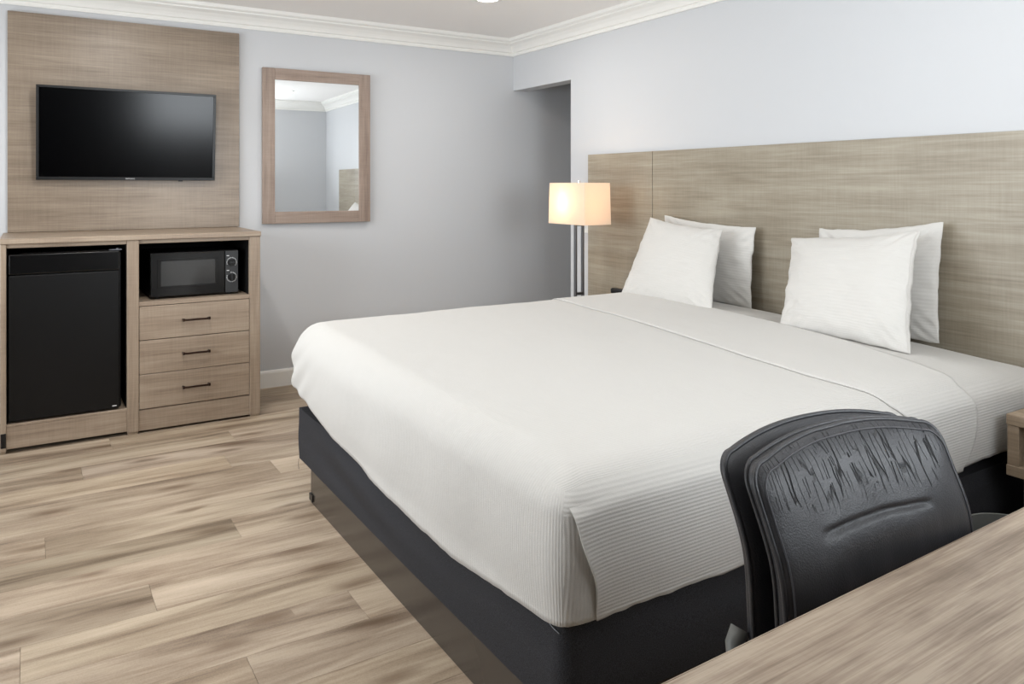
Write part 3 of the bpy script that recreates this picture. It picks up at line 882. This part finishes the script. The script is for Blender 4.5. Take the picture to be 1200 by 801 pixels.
def over_bed(name, mat, parent, xa, xb, off, foot=False, thick=0.003, ns=26, wr=1.0, nx=60):
    """xa(y,z), xb(y,z): start and end x of the layer as functions of position across the bed"""
    bm = bmesh.new()
    ys = frange(SY0, SY1, 130)
    ts = frange(0, 1, ns)
    us = frange(0, 1, nx)
    patch(bm, lambda u, y: shape(Vector((lerp(xa(y, ZT), xb(y, ZT), u), y, ZT)), off, wr), us, ys, lambda u, y, p: (y, p.x))
    for yy in (SY0, SY1):
        def f(u, t, yy=yy):
            z = ZT
            for _ in range(2):
                x = lerp(xa(yy, z), xb(yy, z), u); z = lerp(ZT, hem(max(x, SX0 + 1e-4), yy) - off * 0.3, t)
            if foot and u == 0: x = SX0
            if foot: z = lerp(ZT, hem(x if x > SX0 + 0.02 else SX0, yy), t)
            return shape(Vector((x, yy, z)), off, wr)
        if foot:
            ia = next(i for i, u in enumerate(us) if lerp(xa(yy, ZT), xb(yy, ZT), u) > SX0 + 0.125)
            kt = 7                                     # the wrapped foot piece shows only under the flap
            patch(bm, f, us[:ia + 1], ts[:kt + 1], lambda u, t, p: (p.z, p.x))
            patch(bm, f, us[:ia + 1], ts[kt:], lambda u, t, p: (p.x, p.z))
            patch(bm, f, us[ia:], ts, lambda u, t, p: (p.z, p.x))
        else:
            patch(bm, f, us, ts, lambda u, t, p: (p.z, p.x))
    if foot:
        patch(bm, lambda y, t: shape(Vector((SX0, y, lerp(ZT, hem(SX0, y), t))), off, wr), ys, ts, lambda y, t, p: (y, p.z))
    return finish(bm, name, mat, parent, thick)

def line_x(T, y): return interp(T, y)
CU = [(1.30, 2.16), (1.42, 2.14), (1.62, 2.125), (1.9, 2.135), (2.45, 2.20), (3.1, 2.245), (3.5, 2.27)]      # turned-down edge
SU = [(1.30, 2.52), (1.36, 2.54), (1.53, 2.60), (1.85, 2.675), (2.30, 2.735), (3.3, 2.77)]      # edge by the pillows
def cu(y, z):
    x = interp(CU, y)
    if y < YC and z < ZT: x += 0.22 * min(1, (ZT - z) / 0.27) ** 1.3
    return x
def su(y, z):
    x = interp(SU, y)
    if y < YC and z < ZT:
        t = min(1, (ZT - z) / 0.27)
        x += 0.035 * math.sin(t * math.pi * 0.8) - 0.06 * t ** 3
    return x
bedspread = thing('bedspread', 'white striped top sheet tucked square at the foot of the bed', 'bed sheet', (0, 0, 0))
over_bed('spread', M['sheet'], bedspread, lambda y, z: SX0, lambda y, z: cu(y, z) + 0.10, 0.004, True, 0.003, nx=110)
over_bed('folded_cuff', M['cuff'], bedspread, cu, su, 0.0095, False, 0.004, nx=36)
bpy.data.objects['folded_cuff']['label'] = 'turned-down band of sheet near the pillows'
flat = tag(over_bed('fitted_sheet', M['sheet'], None, lambda y, z: cu(y, z) + 0.03, lambda y, z: bx1, -0.001, False, 0.003, nx=60),
           'smooth white bottom sheet at the head of the bed under the pillows', 'bed sheet')

# hospital corner: the side flap that overlaps the foot piece at the near corner
bm = bmesh.new()
def flap_edge(t): return lerp(SX0 + 0.005, SX0 + 0.088, t ** 0.85) + 0.004 * math.sin(t * 11)
def flap(u, t):
    x = lerp(flap_edge(t), 2.20, u ** 1.6)
    z0 = ZT - 0.050 + 0.042 * min(1, max(0, (x - flap_edge(0)) / 0.16)) ** 0.8
    z = lerp(z0, hem(max(x, SX0 + .01), SY0) - 0.002, t)
    lift = min(1, t * 5)
    edge = math.exp(-(x - flap_edge(t)) / 0.035)
    off = -0.003 + lift * (0.0105 + 0.013 * edge * math.sin(math.pi * min(1, t * 0.9 + 0.1)))
    if x > 1.9: off -= 0.006 * (x - 1.9) / 0.3
    q = Vector((x, SY0, z))
    p = shape(Vector((max(x, SX0 + RR), SY0, z)), off)
    # near the corner follow the side plane rather than the rounded corner
    if x < SX0 + RR:
        c = shape(Vector((x, SY0, z)), off)
        k = min(1, t * 2.2)
        p2 = Vector((x, p.y, p.z))
        p = c.lerp(p2, k * 0.75)
    return p
patch(bm, flap, frange(0, 1, 120), frange(0, 1, 40), lambda u, t, p: (p.z, p.x))
finish(bm, 'corner_flap', M['sheet'], bedspread, 0.004)
bpy.data.objects['corner_flap']['label'] = 'folded flap of sheet at the near foot corner'

# ------------------------------------------------------------------ pillows
def pillow(label, TL, TR, BR, BL, T, seed, hem_line=False):
    TL, TR, BR, BL = map(Vector, (TL, TR, BR, BL))
    c = (TL + TR + BR + BL) / 4
    base = Vector((c.x, c.y, min(BR.z, BL.z)))
    t = thing('pillow', label, 'pillow', base, 'pillows against the headboard')
    nrm = ((TR - TL).cross(BL - TL)).normalized()
    if nrm.x > 0: nrm = -nrm                       # towards the foot of the bed
    bm = bmesh.new()
    uvl = bm.loops.layers.uv.new('UVMap')
    n, m = 56, 44
    def P(i, j, s):
        u, v = -1 + 2 * i / n, -1 + 2 * j / m
        # ease sampling to the seam
        u = math.sin(u * math.pi / 2); v = math.sin(v * math.pi / 2)
        pu = u * (1 - 0.045 * (1 - v * v) + 0.020 * fbm(v * 3.3, seed, 1) + 0.012 * fbm(v * 9, seed, 7))
        pv = v * (1 - (0.075 if v > 0 else 0.0) * (1 - u * u) + 0.024 * fbm(u * 3.1, seed, 4) + 0.010 * fbm(u * 10, seed, 9))
        a, b = (pu + 1) / 2, (pv + 1) / 2
        p = BL.lerp(BR, a).lerp(TL.lerp(TR, a), b)
        e = max(0, (1 - abs(u) ** 2.4) * (1 - abs(v) ** 2.4))
        h = T * e ** 0.55
        h *= 1 + 0.18 * fbm(u * 1.7, v * 1.7, seed)
        # wrinkles run in from the corners and seams
        wr = 0.004 * fbm(u * 5 + v * 3, v * 7, seed + 2 * s) + 0.0022 * fbm(u * 11, v * 16, seed + 5)
        cr = (abs(u) * abs(v)) ** 2
        wr += 0.010 * cr * math.sin(27 * (abs(u) - abs(v)) + seed)
        wr += 0.010 * max(0, u * v) ** 1.5 * fbm(u * 13, v * 9, seed + 3)
        wr += 0.010 * math.exp(-((1 - abs(u)) / 0.22) ** 2) * fbm(v * 9, seed * 1.3, u * 2)
        p = p + nrm * s * (h + wr * min(1, e * 6))
        p.z = max(p.z, base.z - 0.004)
        return p - base
    for s in (1, -1):
        V = [[bm.verts.new(P(i, j, s)) for j in range(m + 1)] for i in range(n + 1)]
        for i in range(n):
            for j in range(m):
                f = bm.faces.new((V[i][j], V[i + 1][j], V[i + 1][j + 1], V[i][j + 1]))
                for lp_, (a, b) in zip(f.loops, ((i, j), (i + 1, j), (i + 1, j + 1), (i, j + 1))):
                    lp_[uvl].uv = (b / m * 0.44, a / n * 0.6)
    bmesh.ops.remove_doubles(bm, verts=bm.verts, dist=0.0008)
    obj('case', bm, M['pillow'], t, True)
    if not hem_line: return t
    # open hem of the pillowcase: a thin double edge on the near (right-hand) side
    bm = bmesh.new()
    pts = []
    for j in range(2, m - 1):
        pts.append(P(n - 4, j, 1) + nrm * 0.0012)
    tube(bm, pts, 0.0014, 6)
    obj('case_hem', bm, M['pillow'], t, True)
    return t
PB = 0.712
pillow('white pillow leaning in front, on the left side of the bed', (2.975, 3.30, 1.125), (2.975, 2.765, 1.080), (2.715, 2.590, .712), (2.715, 3.245, .722), 0.066, 1.0)
pillow('white pillow leaning in front, on the right side by the chair', (2.975, 2.345, 1.064), (2.975, 1.745, 1.122), (2.720, 1.630, .692), (2.715, 2.200, .708), 0.070, 7.3, True)
pillow('white pillow behind, against the headboard on the left side', (3.095, 3.315, 1.135), (3.095, 2.655, 1.095), (3.045, 2.640, .69), (3.045, 3.30, PB), 0.050, 3.9)
pillow('white pillow behind, against the headboard on the right side', (3.095, 2.290, 1.105), (3.095, 1.715, 1.158), (3.045, 1.705, .68), (3.045, 2.28, .69), 0.050, 12.1)

# ------------------------------------------------------------------ desk
dk = thing('desk', 'wood-grain desk filling the lower right corner', 'desk', (1.0, 0.648, 0))
dk.rotation_euler = (0, 0, math.radians(1.6))
DZ = 0.755
B('desktop', M['desk'], dk, -0.58, 0.98, -0.70, -0.0015, DZ - 0.030, DZ, 0.002)
B('edge_band', M['desk'], dk, -0.58, 0.98, -0.0013, 0.0, DZ - 0.030, DZ - 0.001, 0)
B('side_panel', M['desk'], dk, -0.57, -0.54, -0.69, -0.03, 0, DZ - 0.030, 0.002)
B('side_panel', M['desk'], dk, 0.94, 0.97, -0.69, -0.03, 0, DZ - 0.030, 0.002)
B('modesty_panel', M['desk'], dk, -0.54, 0.94, -0.68, -0.66, 0.3, DZ - 0.030, 0.001)

# ------------------------------------------------------------------ wastebasket
wb = thing('wastebasket', 'round grey wastebasket on the floor between desk and nightstand', 'bin', (2.30, 1.075, 0))
bm = bmesh.new()
prof = [(0.0, 0.0), (0.105, 0.0), (0.112, 0.01), (0.130, 0.338), (0.135, 0.340), (0.135, 0.348), (0.127, 0.348), (0.108, 0.012), (0.0, 0.012)]
R = []
for r, z in prof:
    if r == 0: R.append([bm.verts.new((0, 0, z))] * 40)
    else: R.append([bm.verts.new((r * math.cos(k * math.pi / 20), r * math.sin(k * math.pi / 20), z)) for k in range(40)])
for a, b in zip(R, R[1:]):
    for k in range(40):
        vs = []
        for v in (a[k], a[(k + 1) % 40], b[(k + 1) % 40], b[k]):
            if v not in vs: vs.append(v)
        if len(vs) > 2: bm.faces.new(vs)
obj('bin_body', bm, M['grey'], wb, True, 40)

# ------------------------------------------------------------------ office chair
ch = thing('office_chair', 'black leather office chair with cracked backrest, tucked under the desk', 'chair', (1.064, 0.462, 0))
ch.rotation_euler = (0, 0, math.radians(-6))
ROLL_C, ROLL_S = math.cos(0.035), math.sin(0.035)
def back_shape(W0, W1, zb, zt, sidedrop, rc, n=28):
    """outline points (x,z) of the backrest, clockwise from the bottom left"""
    pts = []
    # left edge upward
    for i in range(n): 
        t = i / n
        w_ = lerp(W0, W1, min(1, t * 1.25) ** 0.7)
        pts.append((-w_, lerp(zb + rc, zt - sidedrop - rc, t)))
    # left top corner
    for i in range(8):
        a = math.pi - (math.pi / 2 - 0.15) * i / 8
        pts.append((-W1 + rc + rc * math.cos(a), zt - sidedrop - rc + rc * math.sin(a)))
    # arched top
    x0 = -W1 + rc; 
    for i in range(n + 1):
        t = i / n
        x = lerp(x0, -x0, t)
        pts.append((x, zt - sidedrop * (abs(x) / abs(x0)) ** 2.2))
    for i in range(1, 9):
        a = math.pi / 2 - 0.0 - (math.pi / 2) * i / 8
        pts.append((W1 - rc + rc * math.cos(a), zt - sidedrop - rc + rc * math.sin(a)))
    for i in range(1, n + 1):
        t = 1 - i / n
        w_ = lerp(W0, W1, min(1, t * 1.25) ** 0.7)
        pts.append((w_, lerp(zb + rc, zt - sidedrop - rc, t)))
    for i in range(1, 9):
        a = -(math.pi / 2) * i / 8
        pts.append((W0 - rc + rc * math.cos(a), zb + rc + rc * math.sin(a)))
    for i in range(1, n):
        t = i / n
        pts.append((lerp(W0 - rc, -W0 + rc, t), zb))
    for i in range(0, 8):
        a = -math.pi / 2 - (math.pi / 2) * i / 8
        pts.append((-W0 + rc + rc * math.cos(a), zb + rc + rc * math.sin(a)))
    return pts
def ybend(x, z):
    """the backrest leans back and wraps forward at its sides"""
    k = 0.018
    up = k * math.log(1 + math.exp((z - 0.775) / k))       # upright below, leaning back above the desk
    return 0.250 + 0.52 * up - 0.012 * (x / 0.22) ** 2
def cushion(name, mat, parent, W0, W1, zb, zt, drop, rc, dy, thick, crease=False):
    O = back_shape(W0, W1, zb, zt, drop, rc)
    cz = (zb + zt) / 2
    bm = bmesh.new()
    fr_, bk_ = [], []
    K = [0.0, 0.12, 0.25, 0.38, 0.5, 0.6, 0.7, 0.78, 0.85, 0.9, 0.94, 0.97, 0.99, 1.0]
    def pt(x, z, k, s):
        X, Z = x * k, cz + (z - cz) * k
        e = 1 - k ** 7
        y = ybend(X, Z) + dy
        h = thick * (0.30 + 0.70 * e ** 0.5)
        if s < 0 and crease:
            zc = 0.806 - 0.4 * X ** 2
            if abs(X) < 0.125:
                f = min(1, (0.125 - abs(X)) / 0.03)
                h -= 0.0065 * f * math.exp(-((Z - zc) / 0.0036) ** 2)
                h += 0.0022 * f * math.exp(-((Z - zc + 0.022) / 0.020) ** 2)
            h += 0.004 * fbm(X * 9, Z * 9, 2) + 0.0018 * fbm(X * 26, Z * 14, 5)
        return Vector((X * ROLL_C - (Z - 0.8) * ROLL_S, y + s * h, 0.8 + X * ROLL_S + (Z - 0.8) * ROLL_C))
    m = len(O)
    # radial grid is too coarse in the middle for the crease: use a dense scale list
    if crease: K = [i / 60 for i in range(0, 57)] + [0.95, 0.965, 0.98, 0.99, 0.997, 1.0]
    for s in (-1, 1):
        prev = None
        for k in K:
            if k == 0: row = [bm.verts.new(pt(0, cz, 0, s))] * m
            else: row = [bm.verts.new(pt(x, z, k, s)) for x, z in O]
            if prev:
                for i in range(m):
                    vs = []
                    for v in (prev[i], prev[(i + 1) % m], row[(i + 1) % m], row[i]):
                        if v not in vs: vs.append(v)
                    if len(vs) > 2:
                        bm.faces.new(vs if s < 0 else vs[::-1])
            prev = row
        if s < 0: rim0 = prev
        else: rim1 = prev
    for i in range(m):
        bm.faces.new((rim0[i], rim0[(i + 1) % m], rim1[(i + 1) % m], rim1[i]))
    o = obj(name, bm, mat, parent, True)
    return o, [pt(x, z, 1.0, -1) for x, z in O], [pt(x, z, 0.955, -1) for x, z in O], [pt(x, z, 1.0, 1) for x, z in O]
back, rim, inner, rimb = cushion('backrest', M['leather'], ch, 0.197, 0.203, 0.52, 0.919, 0.018, 0.034, 0.0, 0.026, True)
for nm, loop, r, mt in (('piping', rim, 0.0042, 'leather_p'), ('stitching', [p + Vector((0, -0.0006, 0)) for p in inner], 0.0014, 'stitch'), ('piping', rimb, 0.0035, 'leather_p')):
    bm = bmesh.new(); tube(bm, loop, r, 8, True); obj(nm, bm, M[mt], back, True)
shell, rim2, _, _ = cushion('back_shell', M['leather_p'], ch, 0.197, 0.203, 0.47, 0.916, 0.019, 0.034, 0.062, 0.018, False)
bm = bmesh.new(); tube(bm, rim2, 0.004, 8, True); obj('piping', bm, M['leather_p'], shell, True)
# seat
bm = bmesh.new(); box(bm, -0.24, 0.24, -0.30, 0.18, 0.43, 0.515, 0.03, 4)
for v in bm.verts:
    v.co.z += 0.012 * (1 - (v.co.x / 0.24) ** 2) - (0.02 if v.co.y < -0.27 else 0)
obj('seat', bm, M['leather_p'], ch, True)
bm = bmesh.new(); tube(bm, [(0, 0.0, 0.41), (0, 0.20, 0.41), (0, 0.36, 0.46), (0, 0.365, 0.56), (0, 0.35, 0.62)], 0.02, 10)
obj('back_bar', bm, M['black'], ch, True)
for s in (-1, 1):
    bm = bmesh.new()
    tube(bm, [(s * 0.21, 0.17, 0.44), (s * 0.225, 0.24, 0.50), (s * 0.222, 0.30, 0.58), (s * 0.212, 0.318, 0.625), (s * 0.20, 0.32, 0.642)], 0.014, 12)
    obj('arm_bracket', bm, M['grey'], ch, True)
bm = bmesh.new(); cyl(bm, (0, -0.03, 0.27), 0.026, 0.27); cyl(bm, (0, -0.03, 0.41), 0.07, 0.03)
obj('gas_column', bm, M['black'], ch, True, 40)
for k in range(5):
    a = 2 * math.pi * k / 5 + 0.3
    c_, s_ = math.cos(a), math.sin(a)
    bm = bmesh.new(); tube(bm, [(0.02 * c_, 0.02 * s_ - 0.03, 0.15), (0.14 * c_, 0.14 * s_ - 0.03, 0.125), (0.27 * c_, 0.27 * s_ - 0.03, 0.085)], 0.017, 10)
    leg = obj('leg', bm, M['black'], ch, True)
    bm = bmesh.new()
    for q in (-0.016, 0.016): cyl(bm, (0.27 * c_ - s_ * q, 0.27 * s_ - 0.03 + c_ * q, 0.028), 0.028, 0.018, 'Y', 18)
    cyl(bm, (0.27 * c_, 0.27 * s_ - 0.03, 0.06), 0.008, 0.05)
    obj('caster', bm, M['black'], leg, True, 40)
